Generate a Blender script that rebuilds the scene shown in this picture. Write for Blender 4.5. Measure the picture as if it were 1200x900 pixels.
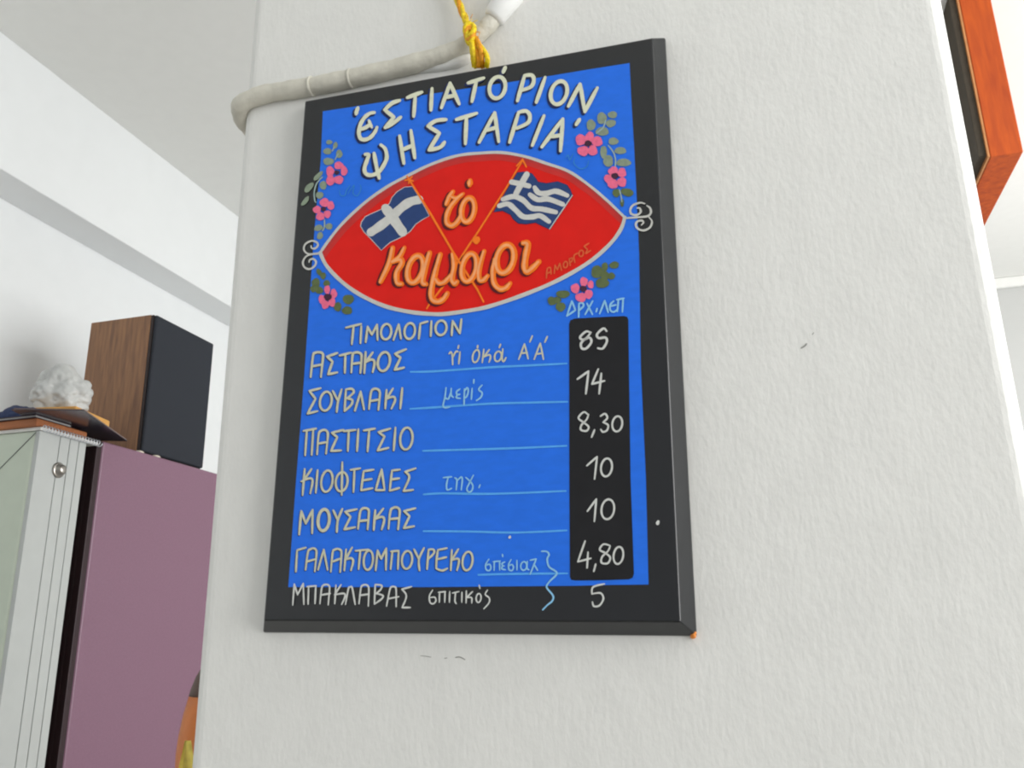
import bpy, bmesh, math, random
from mathutils import Vector, Matrix, noise
random.seed(7)
SC = bpy.context.scene
for o in list(bpy.data.objects): bpy.data.objects.remove(o)
COL = SC.collection

# ---------------------------------------------------------------- camera
F_PX, YAW, PITCH, ROLL = 996.12, 0.2806987, 0.2885740, -0.0167860
EYE = Vector((0, 0, 1.35))
def cam_axes():
    cy, sy, cp, sp = math.cos(YAW), math.sin(YAW), math.cos(PITCH), math.sin(PITCH)
    f = Vector((-sy*cp, cy*cp, sp)); r = Vector((cy, sy, 0)); u = r.cross(f)
    cr, sr = math.cos(ROLL), math.sin(ROLL)
    return cr*r + sr*u, -sr*r + cr*u, f
AX_R, AX_U, AX_F = cam_axes()
cd = bpy.data.cameras.new('camera'); cam = bpy.data.objects.new('camera', cd); COL.objects.link(cam)
cd.sensor_width = 36; cd.lens = 36*F_PX/1200; cd.clip_start = 0.02
M = Matrix((AX_R, AX_U, -AX_F)).transposed().to_4x4(); M.translation = EYE
cam.matrix_world = M
SC.camera = cam
def ray(px, py):                                  # direction from the eye, scaled so that y = 1
    d = AX_F*F_PX + AX_R*(px-600) - AX_U*(py-450)
    return d/d.y

# ---------------------------------------------------------------- world, light, exposure
W = bpy.data.worlds.new('overcast_daylight'); SC.world = W; W.use_nodes = True
bg = W.node_tree.nodes['Background']; bg.inputs[0].default_value = (0.95, 0.97, 1.0, 1); bg.inputs[1].default_value = 0.46
def area(name, loc, rot, sx, sy, power, col):
    l = bpy.data.lights.new(name, 'AREA'); l.shape = 'RECTANGLE'; l.size = sx; l.size_y = sy; l.energy = power; l.color = col
    o = bpy.data.objects.new(name, l); COL.objects.link(o); o.location = loc; o.rotation_euler = rot
    return o
area('window_daylight', (2.86, 0.6, 1.85), (0, math.radians(90), 0), 1.9, 4.6, 156, (1.0, 0.995, 0.985))
area('far_fill_light', (2.86, 3.65, 1.85), (0, math.radians(90), 0), 1.9, 1.1, 31, (1.0, 0.995, 0.985))  # added fill: softens the pier's shadow on the left wall, lifts the ceiling
SC.view_settings.view_transform = 'Standard'; SC.view_settings.look = 'None'
SC.view_settings.gamma = 1; SC.view_settings.use_curve_mapping = False; SC.view_settings.exposure = 0.17
SC.cycles.filter_width = 2.1

# ---------------------------------------------------------------- materials
def lin(c):
    def f(v):
        v /= 255
        return v/12.92 if v <= .04045 else ((v+.055)/1.055)**2.4
    return tuple(min(f(v), 1) for v in c)
MATS = {}
def mat(name, rgb, rough=.6, var=.06, scale=60, stretch=(1, 1, 1), bump=0, bscale=None, metal=0, spec=.5, gain=1.0, alpha=None, trans=0):
    """procedural paint / plaster / metal: noise-varied colour and optional bump"""
    if name in MATS: return MATS[name]
    m = bpy.data.materials.new(name); m.use_nodes = True; nt = m.node_tree; b = nt.nodes['Principled BSDF']
    c = [min(v*gain, .97) for v in lin(rgb)]
    tc = nt.nodes.new('ShaderNodeTexCoord'); mp = nt.nodes.new('ShaderNodeMapping'); mp.inputs['Scale'].default_value = stretch
    nt.links.new(tc.outputs['Object'], mp.inputs[0])
    n = nt.nodes.new('ShaderNodeTexNoise'); n.inputs['Scale'].default_value = scale; n.inputs['Detail'].default_value = 5
    nt.links.new(mp.outputs[0], n.inputs['Vector'])
    r = nt.nodes.new('ShaderNodeValToRGB')
    r.color_ramp.elements[0].position = .3; r.color_ramp.elements[1].position = .7
    r.color_ramp.elements[0].color = tuple(v*(1-var) for v in c)+(1,); r.color_ramp.elements[1].color = tuple(min(v*(1+var), 1) for v in c)+(1,)
    nt.links.new(n.outputs['Fac'], r.inputs[0]); nt.links.new(r.outputs[0], b.inputs['Base Color'])
    b.inputs['Roughness'].default_value = rough; b.inputs['Metallic'].default_value = metal
    b.inputs['Specular IOR Level'].default_value = spec
    if trans: b.inputs['Transmission Weight'].default_value = trans
    if bump:
        n2 = nt.nodes.new('ShaderNodeTexNoise'); n2.inputs['Scale'].default_value = bscale or scale; n2.inputs['Detail'].default_value = 6
        nt.links.new(mp.outputs[0], n2.inputs['Vector'])
        bp = nt.nodes.new('ShaderNodeBump'); bp.inputs['Strength'].default_value = bump; bp.inputs['Distance'].default_value = .004
        nt.links.new(n2.outputs['Fac'], bp.inputs['Height']); nt.links.new(bp.outputs[0], b.inputs['Normal'])
    MATS[name] = m
    return m
def wood(name, dark, light, rough=.5, scale=14, stretch=(6, 6, .6)):
    m = bpy.data.materials.new(name); m.use_nodes = True; nt = m.node_tree; b = nt.nodes['Principled BSDF']
    tc = nt.nodes.new('ShaderNodeTexCoord'); mp = nt.nodes.new('ShaderNodeMapping'); mp.inputs['Scale'].default_value = stretch
    nt.links.new(tc.outputs['Object'], mp.inputs[0])
    n = nt.nodes.new('ShaderNodeTexNoise'); n.inputs['Scale'].default_value = scale; n.inputs['Detail'].default_value = 8; n.inputs['Distortion'].default_value = .4
    nt.links.new(mp.outputs[0], n.inputs['Vector'])
    r = nt.nodes.new('ShaderNodeValToRGB'); r.color_ramp.elements[0].position = .3; r.color_ramp.elements[1].position = .7
    r.color_ramp.elements[0].color = lin(dark)+(1,); r.color_ramp.elements[1].color = lin(light)+(1,)
    nt.links.new(n.outputs['Fac'], r.inputs[0]); nt.links.new(r.outputs[0], b.inputs['Base Color'])
    b.inputs['Roughness'].default_value = rough
    MATS[name] = m
    return m

plaster = mat('white_plaster', (226, 226, 222), .55, .025, 40, (1, 1, .45), .16, 190, spec=.35)
leftwall = mat('bright_white_wall', (240, 243, 244), .7, .01, 12)
ceilmat = mat('ceiling_white', (240, 241, 238), .8, .01, 20)
floormat = mat('floor_tile', (158, 154, 148), .4, .05, 5)

# ---------------------------------------------------------------- mesh helpers
def link(name, me, mats, parent=None, loc=None):
    o = bpy.data.objects.new(name, me)
    for m in (mats if isinstance(mats, (list, tuple)) else [mats]): me.materials.append(m)
    COL.objects.link(o)
    if parent:
        o.parent = parent
    if loc is not None: o.location = loc
    return o
def from_bm(name, bm, mats, parent=None, loc=None, smooth=False):
    """bm is in world coordinates; the object's origin goes to loc (or the parent's place)"""
    base = Vector(loc) if loc is not None else (parent_world(parent) if parent else Vector((0, 0, 0)))
    bmesh.ops.translate(bm, verts=bm.verts, vec=-base)
    me = bpy.data.meshes.new(name); bm.to_mesh(me); bm.free()
    if smooth:
        for p in me.polygons: p.use_smooth = True
    o = link(name, me, mats, parent)
    if loc is not None: o.location = base
    return o
def parent_world(o):
    v = Vector((0, 0, 0))
    while o: v += o.location; o = o.parent
    return v
def thing(name, loc, label, cat, group=None):
    o = bpy.data.objects.new(name, None); COL.objects.link(o); o.location = loc; o.empty_display_size = .05
    tag(o, label, cat, group); return o
def tag(o, label, cat, group=None):
    o['label'] = label; o['category'] = cat
    if group: o['group'] = group
def struct(o, label=None, cat=None):
    o['kind'] = 'structure'
    if label: o['label'] = label
    if cat: o['category'] = cat
    return o
def box(bm, x0, x1, y0, y1, z0, z1, mi=0, bevel=0, seg=3):
    vs = [bm.verts.new(p) for p in ((x0,y0,z0),(x1,y0,z0),(x1,y1,z0),(x0,y1,z0),(x0,y0,z1),(x1,y0,z1),(x1,y1,z1),(x0,y1,z1))]
    fs = [bm.faces.new([vs[i] for i in q]) for q in ((3,2,1,0),(4,5,6,7),(0,1,5,4),(1,2,6,5),(2,3,7,6),(3,0,4,7))]
    for f in fs: f.material_index = mi
    if bevel:
        es = list({e for f in fs for e in f.edges})
        bmesh.ops.bevel(bm, geom=es, offset=bevel, segments=seg, affect='EDGES', profile=.5)
def tube(bm, pts, radii, seg=12, mi=0, cap=True):
    pts = [Vector(p) for p in pts]
    if not isinstance(radii, (list, tuple)): radii = [radii]*len(pts)
    up = None; rings = []
    for i, p in enumerate(pts):
        t = (pts[min(i+1, len(pts)-1)] - pts[max(i-1, 0)]).normalized()
        if up is None:
            a = Vector((0, 0, 1)) if abs(t.z) < .9 else Vector((1, 0, 0)); up = (a - t*a.dot(t)).normalized()
        else: up = (up - t*up.dot(t)).normalized()
        s = t.cross(up)
        rings.append([bm.verts.new(p + radii[i]*(math.cos(k*2*math.pi/seg)*up + math.sin(k*2*math.pi/seg)*s)) for k in range(seg)])
    for a, b in zip(rings, rings[1:]):
        for k in range(seg):
            f = bm.faces.new((a[k], a[(k+1) % seg], b[(k+1) % seg], b[k])); f.material_index = mi; f.smooth = True
    if cap:
        for rg in (rings[0][::-1], rings[-1]):
            f = bm.faces.new(rg); f.material_index = mi
    bmesh.ops.recalc_face_normals(bm, faces=bm.faces)
def lathe(bm, cx, cy, prof, seg=32, mi=0):
    rings = [[bm.verts.new((cx+r*math.cos(k*2*math.pi/seg), cy+r*math.sin(k*2*math.pi/seg), z)) for k in range(seg)] for r, z in prof]
    for a, b in zip(rings, rings[1:]):
        for k in range(seg):
            f = bm.faces.new((a[k], a[(k+1) % seg], b[(k+1) % seg], b[k])); f.material_index = mi; f.smooth = True
    bm.faces.new(rings[0][::-1]).material_index = mi; bm.faces.new(rings[-1]).material_index = mi
def spline(pts, n=8, closed=False):
    out = []; N = len(pts)
    def P(i): return pts[i % N] if closed else pts[max(0, min(N-1, i))]
    for i in range(N if closed else N-1):
        a, b, c, d = P(i-1), P(i), P(i+1), P(i+2)
        for k in range(n):
            t = k/n
            out.append(tuple(.5*(2*b[j]+(c[j]-a[j])*t+(2*a[j]-5*b[j]+4*c[j]-d[j])*t*t+(3*b[j]-a[j]-3*c[j]+d[j])*t**3) for j in range(len(b))))
    out.append(tuple(P(0) if closed else pts[-1]))
    return out

# ---------------------------------------------------------------- room shell
FLOOR_Z, CEIL_Z = 0.0, 3.25
PX0, PX1, PY0, PY1 = -0.5804, 0.2259, 0.80, 1.30     # the pier that carries the sign
BEAM_X, WALL_X, SOFFIT_Z = -2.205, -2.361, 2.797
BACK_Y, RIGHT_X, NEAR_Y = 5.07, 2.9, -3.2
bm = bmesh.new(); box(bm, WALL_X-.1, RIGHT_X+.1, NEAR_Y, BACK_Y+.1, -.1, 0); struct(from_bm('floor', bm, floormat))
bm = bmesh.new(); box(bm, WALL_X-.1, RIGHT_X+.1, NEAR_Y, BACK_Y+.1, CEIL_Z, CEIL_Z+.1); struct(from_bm('ceiling', bm, ceilmat))
bm = bmesh.new(); box(bm, WALL_X-.1, WALL_X, NEAR_Y, BACK_Y+.1, 0, CEIL_Z); struct(from_bm('wall_left', bm, leftwall))
bm = bmesh.new(); box(bm, WALL_X, RIGHT_X, BACK_Y, BACK_Y+.1, 0, CEIL_Z); struct(from_bm('wall_back', bm, mat('far_wall_white', (200, 202, 200), .8, .01, 20)))
bm = bmesh.new(); box(bm, WALL_X, BEAM_X, NEAR_Y, BACK_Y, SOFFIT_Z, CEIL_Z, 0, .004, 2); struct(from_bm('trim_1', bm, leftwall), 'white boxed beam running along the left wall under the ceiling', 'beam')
bm = bmesh.new(); box(bm, BEAM_X, RIGHT_X, BACK_Y-.03, BACK_Y, CEIL_Z-.06, CEIL_Z, 0, .008, 2); struct(from_bm('trim_2', bm, ceilmat), 'thin grey white cornice where the far wall meets the ceiling', 'cornice')
bm = bmesh.new()
WY0, WY1, WZ0, WZ1 = -1.75, 2.95, .8, 2.85
for a in ((NEAR_Y, WY0, 0, CEIL_Z), (WY1, 3.05, 0, CEIL_Z), (4.25, BACK_Y, 0, CEIL_Z), (WY0, WY1, 0, WZ0), (WY0, WY1, WZ1, CEIL_Z), (3.05, 4.25, 0, WZ0), (3.05, 4.25, WZ1, CEIL_Z)):
    box(bm, RIGHT_X, RIGHT_X+.1, *a)
struct(from_bm('wall_right', bm, leftwall))
bm = bmesh.new()
for a in ((WY0, WY1, WZ0, WZ0+.05), (WY0, WY1, WZ1-.05, WZ1), (WY0, WY0+.05, WZ0, WZ1), (WY1-.05, WY1, WZ0, WZ1), (.30, .35, WZ0, WZ1), (1.85, 1.90, WZ0, WZ1)):
    box(bm, RIGHT_X+.02, RIGHT_X+.08, *a)
struct(from_bm('window_1', bm, leftwall))
bm = bmesh.new()
for a in ((3.05, 4.25, WZ0, WZ0+.05), (3.05, 4.25, WZ1-.05, WZ1), (3.05, 3.10, WZ0, WZ1), (4.20, 4.25, WZ0, WZ1)):
    box(bm, RIGHT_X+.02, RIGHT_X+.08, *a)
struct(from_bm('fill_window', bm, leftwall))  # unseen window added to go with the far fill light

bm = bmesh.new(); box(bm, PX0, PX1, PY0, PY1, 0, CEIL_Z)
es = [e for e in bm.edges if abs(e.verts[0].co.z-e.verts[1].co.z) > 1]
bmesh.ops.bevel(bm, geom=es, offset=.018, segments=6, affect='EDGES', profile=.5)
pier = struct(from_bm('wall_pier', bm, plaster), 'white plastered pier that carries the painted blue sign', 'pier')

# ---------------------------------------------------------------- strokes painted on a plane
EPS = 0
def offset_step():
    global EPS
    EPS += 1
    return (EPS % 400)*2.5e-7
class Paint:
    """flat brush marks on a plane; drawn in photograph coordinates, laid onto the plane's own points"""
    def __init__(s, to_plane, normal):
        s.bm = bmesh.new(); s.f = to_plane; s.n = normal
    def poly(s, pts, lift, mi=0):
        lift += offset_step()
        vs = [s.bm.verts.new(s.f(*p) + s.n*lift) for p in pts]
        f = s.bm.faces.new(vs); f.material_index = mi
        f.normal_update()
        if f.normal.dot(s.n) < 0: f.normal_flip()
    def ribbon(s, pts, w, lift, mi=0, taper=.78, closed=False):
        lift += offset_step()
        q = [pts[0]]
        for p in pts[1:]:
            if math.hypot(p[0]-q[-1][0], p[1]-q[-1][1]) > .05: q.append(p)
        if closed and math.hypot(q[0][0]-q[-1][0], q[0][1]-q[-1][1]) < .05: q = q[:-1]
        if len(q) < 2: return
        N = len(q); L = []; R = []
        for i in range(N):
            if closed: a, b = q[i-1], q[(i+1) % N]
            else: a, b = q[max(i-1, 0)], q[min(i+1, N-1)]
            dx, dy = b[0]-a[0], b[1]-a[1]; d = math.hypot(dx, dy) or 1
            t = i/(N-1); k = 1 if closed else min(1, taper + (1-taper)*min(t, 1-t)*5)
            h = w/2*k*(1+.05*math.sin(i*.8+q[0][0]))
            L.append((q[i][0]-dy/d*h, q[i][1]+dx/d*h)); R.append((q[i][0]+dy/d*h, q[i][1]-dx/d*h))
        lv = [s.bm.verts.new(s.f(*p)+s.n*lift) for p in L]; rv = [s.bm.verts.new(s.f(*p)+s.n*lift) for p in R]
        def face(vs):
            try: f = s.bm.faces.new(vs)
            except ValueError: return
            f.material_index = mi; f.normal_update()
            if f.normal.dot(s.n) < 0: f.normal_flip()
        for i in range(N if closed else N-1):
            j = (i+1) % N; face((lv[i], lv[j], rv[j], rv[i]))
        if not closed:
            for (c, prev, A, B) in ((q[0], q[1], lv[0], rv[0]), (q[-1], q[-2], rv[-1], lv[-1])):
                dx, dy = c[0]-prev[0], c[1]-prev[1]; d = math.hypot(dx, dy); h = w/2*taper
                a0 = math.atan2(dy, dx); arc = []
                # half disc around the end, from B's side to A's side
                for k in range(1, 6):
                    an = a0 + math.pi/2 - k*math.pi/6
                    arc.append(s.bm.verts.new(s.f(c[0]+h*math.cos(an), c[1]+h*math.sin(an))+s.n*lift))
                pA = (A, B); 
                # choose order by closeness
                w0 = s.f(c[0]+h*math.cos(a0+math.pi/2), c[1]+h*math.sin(a0+math.pi/2))+s.n*lift
                if (A.co-w0).length > (B.co-w0).length: A, B = B, A
                face([A]+arc+[B])
    def stroke(s, st, w, lift, mi=0, dx=0, dy=0):
        pts = [(x+dx, y+dy) for x, y in st[1]]
        if st[0] == 'o': s.ribbon(pts, w, lift, mi, closed=True)
        elif st[0] == 's': s.ribbon(spline(pts, 7), w, lift, mi)
        else:                                                        # straight pieces, split at sharp corners
            cur = [pts[0]]
            for i in range(1, len(pts)):
                cur.append(pts[i])
                if i < len(pts)-1:
                    a = math.atan2(pts[i][1]-pts[i-1][1], pts[i][0]-pts[i-1][0]); b = math.atan2(pts[i+1][1]-pts[i][1], pts[i+1][0]-pts[i][0])
                    t = abs((b-a+math.pi) % (2*math.pi)-math.pi)
                    if t > 1.15: s._run(cur, w, lift, mi); cur = [pts[i]]
            s._run(cur, w, lift, mi)
    def _run(s, pts, w, lift, mi):
        s.ribbon(spline(pts, 5) if len(pts) > 2 else [tuple(pts[0][j]+(pts[1][j]-pts[0][j])*t/4 for j in (0, 1)) for t in range(5)], w, lift, mi)
    def blob(s, c, ru, rv, ang, lift, mi=0, n=14, wob=.07):
        ph = c[0]*3.1+c[1]; a = math.radians(ang); out = []
        for k in range(n):
            t = 2*math.pi*k/n; r = 1+wob*math.sin(3*t+ph)+wob*.6*math.sin(5*t+ph*2)
            x, y = ru*r*math.cos(t), rv*r*math.sin(t)
            out.append((c[0]+x*math.cos(a)-y*math.sin(a), c[1]+x*math.sin(a)+y*math.cos(a)))
        s.poly(out, lift, mi)
    def done(s, name, mats, parent): return from_bm(name, s.bm, mats, parent)

# crops of the photograph used to note the brush strokes: origin and magnification
CR = dict(A=(350,60,5.4545), B=(560,40,5.4545), C=(340,170,5.4545), D=(560,170,5.4545), E=(340,270,5.4545), F=(560,270,5.4545),
          K1=(430,200,7.5), K2=(430,260,7.5), K3=(530,260,7.5), L1=(340,160,12), L2=(340,220,12), L3=(340,280,9), L4=(660,120,10), L5=(660,190,10),
          M1=(340,360,7.5), M2=(500,370,6.6667), M3=(335,480,6.6667), M4=(335,580,6.6667), M5=(480,600,6), M6=(490,530,6.6667), M7=(640,300,10), M8=(650,370,7.5),
          G=(330,390,5), H=(560,390,5), J=(560,570,4.4444), P=(0,0,1))
def cv(c, pts):
    x0, y0, s = CR[c]
    return [(x0+u/s, y0+v/s) for u, v in pts]
def Ln(c, *pts): return ('l', cv(c, pts))
def Sp(c, *pts): return ('s', cv(c, pts))
def Ov(c, cx, cy, rx, ry, tilt=8):
    a = math.radians(tilt); out = []
    for k in range(28):
        t = 2*math.pi*k/28; x, y = rx*math.cos(t), ry*math.sin(t)
        out.append((cx+x*math.cos(a)-y*math.sin(a), cy+x*math.sin(a)+y*math.cos(a)))
    return ('o', cv(c, out))

# ---------------------------------------------------------------- the painted sign
U = 0.8
S_CX, S_CZ, S_W, S_H, S_ROT, S_LEAN, S_Y = -0.34315*U, 1.35+0.390543*U, 0.514553*U, 0.744763*U, -0.0236547, 0.0096207, 0.97*U
SA = Vector((math.cos(S_ROT), 0, math.sin(S_ROT))); SB = Vector((-math.sin(S_ROT), -S_LEAN, math.cos(S_ROT))).normalized()
SN = SA.cross(SB).normalized()
if SN.y > 0: SN = -SN
S0 = Vector((S_CX, S_Y, S_CZ))
def on_sign(px, py):
    d = ray(px, py); return EYE + d*((S0-EYE).dot(SN)/d.dot(SN))
sign = thing('painted_sign', (S_CX, 0.80, S_CZ-S_H/2), 'blue hand-painted Greek restaurant price board with black border hung on the white pier', 'sign')
black = mat('black_board_paint', (24, 26, 29), .27, .12, 40, spec=.55)
pricem = mat('matt_black_panel_paint', (25, 25, 28), .6, .12, 60, spec=.3)
blue = mat('bright_blue_paint', (38, 110, 226), .5, .05, 70, (1, 1, 2.5), spec=.2, gain=1.05)
red = mat('signal_red_paint', (212, 26, 18), .55, .05, 40, spec=.2, gain=1.1)
cream = mat('cream_lettering_paint', (212, 214, 190), .6, .06, 200, spec=.3, gain=1.08)
olivecream = mat('pale_yellow_lettering_paint', (196, 196, 172), .6, .08, 200, spec=.3, gain=1.05)
chalk = mat('chalk_white_paint', (206, 208, 204), .6, .05, 200, spec=.3)
skyp = mat('sky_blue_line_paint', (84, 164, 236), .6, .06, 200, spec=.3, gain=1.05)
paleblue = mat('pale_blue_lettering_paint', (140, 196, 232), .6, .06, 200, spec=.3)
navy = mat('navy_shadow_paint', (24, 38, 84), .6, .1, 100, spec=.3)
flagnavy = mat('flag_navy_paint', (38, 64, 116), .6, .08, 150, spec=.3)
flagwhite = mat('flag_white_paint', (205, 205, 200), .6, .06, 150, spec=.3)
orange = mat('orange_lettering_paint', (245, 118, 22), .5, .08, 160, spec=.3, gain=1.1)
peach = mat('peach_highlight_paint', (246, 160, 104), .5, .08, 160, spec=.3, gain=1.1)
maroonp = mat('maroon_shadow_paint', (92, 18, 22), .6, .1, 160, spec=.3)
silver = mat('silver_outline_paint', (196, 196, 190), .5, .05, 160, spec=.4)
pink = mat('pink_petal_paint', (226, 104, 138), .6, .1, 300, spec=.3, gain=1.08)
leafg = mat('grey_green_leaf_paint', (134, 148, 128), .6, .12, 220, spec=.3)
olive = mat('olive_leaf_paint', (92, 106, 66), .6, .14, 220, spec=.3)
darkc = mat('dark_flower_centre_paint', (66, 34, 56), .6, .1, 200, spec=.3)
tealp = mat('teal_scroll_paint', (52, 134, 206), .6, .1, 200, spec=.3)
rawwood = mat('bare_orange_wood', (226, 140, 60), .6, .1, 200)

# board: front face, bevel to a wider back, vertical edge to the wall
bm = bmesh.new()
def ring(dw, y_back, rounded=False):
    out = []
    for sx, sz in ((-1, 1), (1, 1), (1, -1), (-1, -1)):
        p = S0 + SA*sx*(S_W/2+dw) + SB*sz*(S_H/2+dw)
        out.append(bm.verts.new(p - SN*y_back))
    return out
r0, r1, r2 = ring(0, 0), ring(.012, .019), ring(.012, .0225)
bm.faces.new(r0); bm.faces.new(r2[::-1])
for a, b in ((r0, r1), (r1, r2)):
    for k in range(4): bm.faces.new((a[k], b[k], b[(k+1) % 4], a[(k+1) % 4]))
bmesh.ops.recalc_face_normals(bm, faces=bm.faces)
bmesh.ops.bevel(bm, geom=[e for e in bm.edges], offset=.0012, segments=2, affect='EDGES', profile=.5)
from_bm('board', bm, black, sign)
bm = bmesh.new(); c = S0 + SA*(S_W/2+.011) - SB*(S_H/2+.011) - SN*.0185
for k in range(7):
    v = bmesh.ops.create_icosphere(bm, subdivisions=1, radius=.0022, matrix=Matrix.Translation(c + Vector((random.uniform(-.003, .001), random.uniform(-.001, .001), random.uniform(-.0015, .0015)))))
o = from_bm('worn_corner', bm, rawwood, sign); o['label'] = 'bare orange wood showing at the chipped lower right corner'

def paint(): return Paint(on_sign, SN)
P = paint()
panel = [(378.4,130.6),(418,124.6),(506,110),(633,91),(690,81.5),(737.8,74),(740,120),(743,170),(746.5,240),(749,298),(751,430),(757,562),(760,685),(716,685.5),(672,686.5),(500,688),(338,688),(346.6,570),(356,450),(364,334),(369,265),(376,188)]
P.poly(panel, .00025); P.done('blue_panel', blue, sign)
P = paint()
P.poly([(667,380),(668.5,375.5),(673,373.6),(690,372.5),(731,370.5),(735.2,371.6),(736.4,375),(739,560),(743,672),(741.5,677),(737,679),(705,680),(674,680.3),(669.5,679.5),(668,676),(667.4,560)], .0005)
P.done('price_panel', pricem, sign)

# red lens-shaped emblem
lens_top = cv('C', [(195,690),(250,610),(340,500),(480,370),(620,270),(750,200),(870,140),(1000,90),(1100,65)]) + cv('D', [(0,55),(150,50),(300,75),(440,120),(580,170),(700,250),(820,350),(940,465)])
lens_bot = cv('D', [(940,465),(915,540),(850,630),(740,730),(600,820)]) + cv('F', [(440,355),(250,430),(100,480),(0,505)]) + cv('E', [(1000,535),(880,535),(750,520),(620,490),(500,440),(390,375),(300,300),(230,220),(195,145)])
P = paint(); P.poly(spline(lens_top, 4)[:-1]+spline(lens_bot, 4)[:-1], .0005)
emblem = P.done('emblem', red, sign); emblem['label'] = 'red pointed oval with crossed flags and orange name'
P = paint(); P.ribbon(spline(lens_top, 5), 3.4, .0009, 0, .9); P.ribbon(spline(lens_bot, 5), 4.6, .0009, 0, .9)
P.done('outline', silver, emblem)
P = paint(); P.ribbon(spline([(x+(555-x)*.022, y+5.2) for x, y in lens_top], 5), 8.5, .0006, 0, .5); P.ribbon(spline([(x+(555-x)*.010, y+2.6) for x, y in lens_top], 5), 4, .0007, 1, .5)
o = P.done('rim_band', [mat('deep_red_rim_paint', (198, 32, 27), .6, .08, 60), mat('dusky_red_rim_paint', (184, 42, 42), .6, .08, 60)], emblem); o['label'] = 'dusky darker red band inside the upper edge'
# flags
P = paint()
lf = cv('K1', [(400,145),(335,150),(270,190),(225,240),(205,290),(170,325),(120,350),(40,385),(-10,410),(-42,455),(-50,490),(-20,540),(40,600),(85,650),(130,700),(165,665),(205,630),(270,600),(330,570),(380,535),(430,470),(490,430),(548,400),(500,310),(450,225)])
P.ribbon(lf+[lf[0]], 1.6, .00085, 1); P.poly(lf, .0009, 0)
P.ribbon(spline(cv('K1', [(462,258),(380,280),(300,335),(215,415),(120,490),(38,545)]), 6), 10.4, .0011, 1, .95)
P.ribbon(spline(cv('K1', [(168,335),(215,395),(265,470),(318,545)]), 6), 11.5, .00115, 1, .9)
o = P.done('flag', [flagnavy, flagwhite], emblem); o['label'] = 'navy flag with one plain white cross'
P = paint()
rf = cv('D', [(255,180),(300,175),(345,185),(365,210),(385,240),(440,250),(510,238),(570,260),(590,290),(605,325),(555,400),(460,540),(420,520),(370,495),(310,505),(260,500),(230,475),(210,445),(160,420),(105,430),(180,305)])
P.ribbon(rf+[rf[0]], 1.6, .00085, 2); P.poly(rf, .0009, 0)
for st in ([(365,275),(390,308),(440,312),(500,298),(572,325)], [(335,320),(385,352),(450,348),(545,382)], [(162,350),(230,332),(290,355),(345,405),(410,412),(500,432)], [(138,392),(195,380),(240,415),(290,460),(350,462),(400,455),(456,492)]):
    P.ribbon(spline(cv('D', st), 6), 6.2, .0011, 1, .85)
P.ribbon(cv('D', [(315,190),(280,250),(245,315)]), 7, .00115, 1, .95); P.ribbon(cv('D', [(218,240),(270,250),(328,265)]), 6.4, .0012, 1, .95)
P.ribbon(cv('D', [(605,325),(555,400),(460,540)]), 1.3, .0012, 1)
o = P.done('flag', [flagnavy, flagwhite, navy], emblem); o['label'] = 'striped blue and white flag with a corner cross'
P = paint(); P.ribbon([(480,211),(505,251),(532,297),(560,340),(567,354)], 2.6, .00122, 0)
for a in range(5):
    t = a*2*math.pi/5+.4; P.ribbon([(480,211),(480+5*math.cos(t), 211+4.5*math.sin(t))], 2.2, .0012, 0)
o = P.done('flag_pole', orange, emblem); o['label'] = 'orange pole with a star tip leaning right to left'
P = paint(); P.ribbon([(613,188),(594,220),(560,273),(549,289),(540,303),(519,337),(504,356),(500.5,362)], 2.2, .0010, 0)
P.ribbon([(613,188),(617,196)], 2.6, .0012, 0); P.ribbon([(613,187),(606,195)], 2.2, .0012, 0)
P.done('flag_pole', [orange, peach], emblem)

def W_(st, w): return (st[0], st[1], w)
def lettering(strokes, w, name, parent, mats, shadow=None, lift=.0009, label=None, hi=None):
    """strokes in one colour, optional painted drop shadow (dx, dy, extra width) and highlight line"""
    P = paint()
    for st in strokes:
        ww = w
        if len(st) == 3: ww = st[2]*(1.14 if hi else 1)
        if shadow: P.stroke(st, ww+shadow[2], lift, 1, shadow[0], shadow[1])
        P.stroke(st, ww, lift+.0002, 0)
        if hi: P.stroke(st, ww*hi[2], lift+.0004, 2, hi[0], hi[1])
    o = P.done(name, mats, parent)
    if label: o['label'] = label
    return o

title1 = [Sp('A',(382,365),(374,385),(370,405)),
  Sp('A',(487,395),(455,402),(420,432),(395,480),(388,530),(400,562),(428,568),(462,553),(490,520),(503,490)), Sp('A',(402,502),(432,490),(458,472)), W_(Sp('A',(452,446),(461,468),(470,490)),3.6),
  Ln('A',(648,318),(600,335),(552,378),(612,425),(555,492),(608,462),(655,425)),
  Ln('A',(697,300),(790,265)), Ln('A',(748,290),(738,420)), Ln('A',(855,242),(848,380)),
  Ln('A',(915,365),(970,207),(1028,340)), Ln('A',(942,298),(1005,285)),
  Ln('A',(1085,207),(1185,175)), Ln('A',(1138,195),(1110,325)),
  Sp('B',(178,215),(163,248)), Ov('B',127,345,50,70,14),
  Ln('B',(300,270),(255,430)), Sp('B',(300,268),(345,266),(360,295),(343,338),(285,362)),
  Ln('B',(432,280),(375,440)), Ov('B',520,378,50,76,18), Ln('B',(580,465),(655,322),(685,500),(765,347))]
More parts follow.
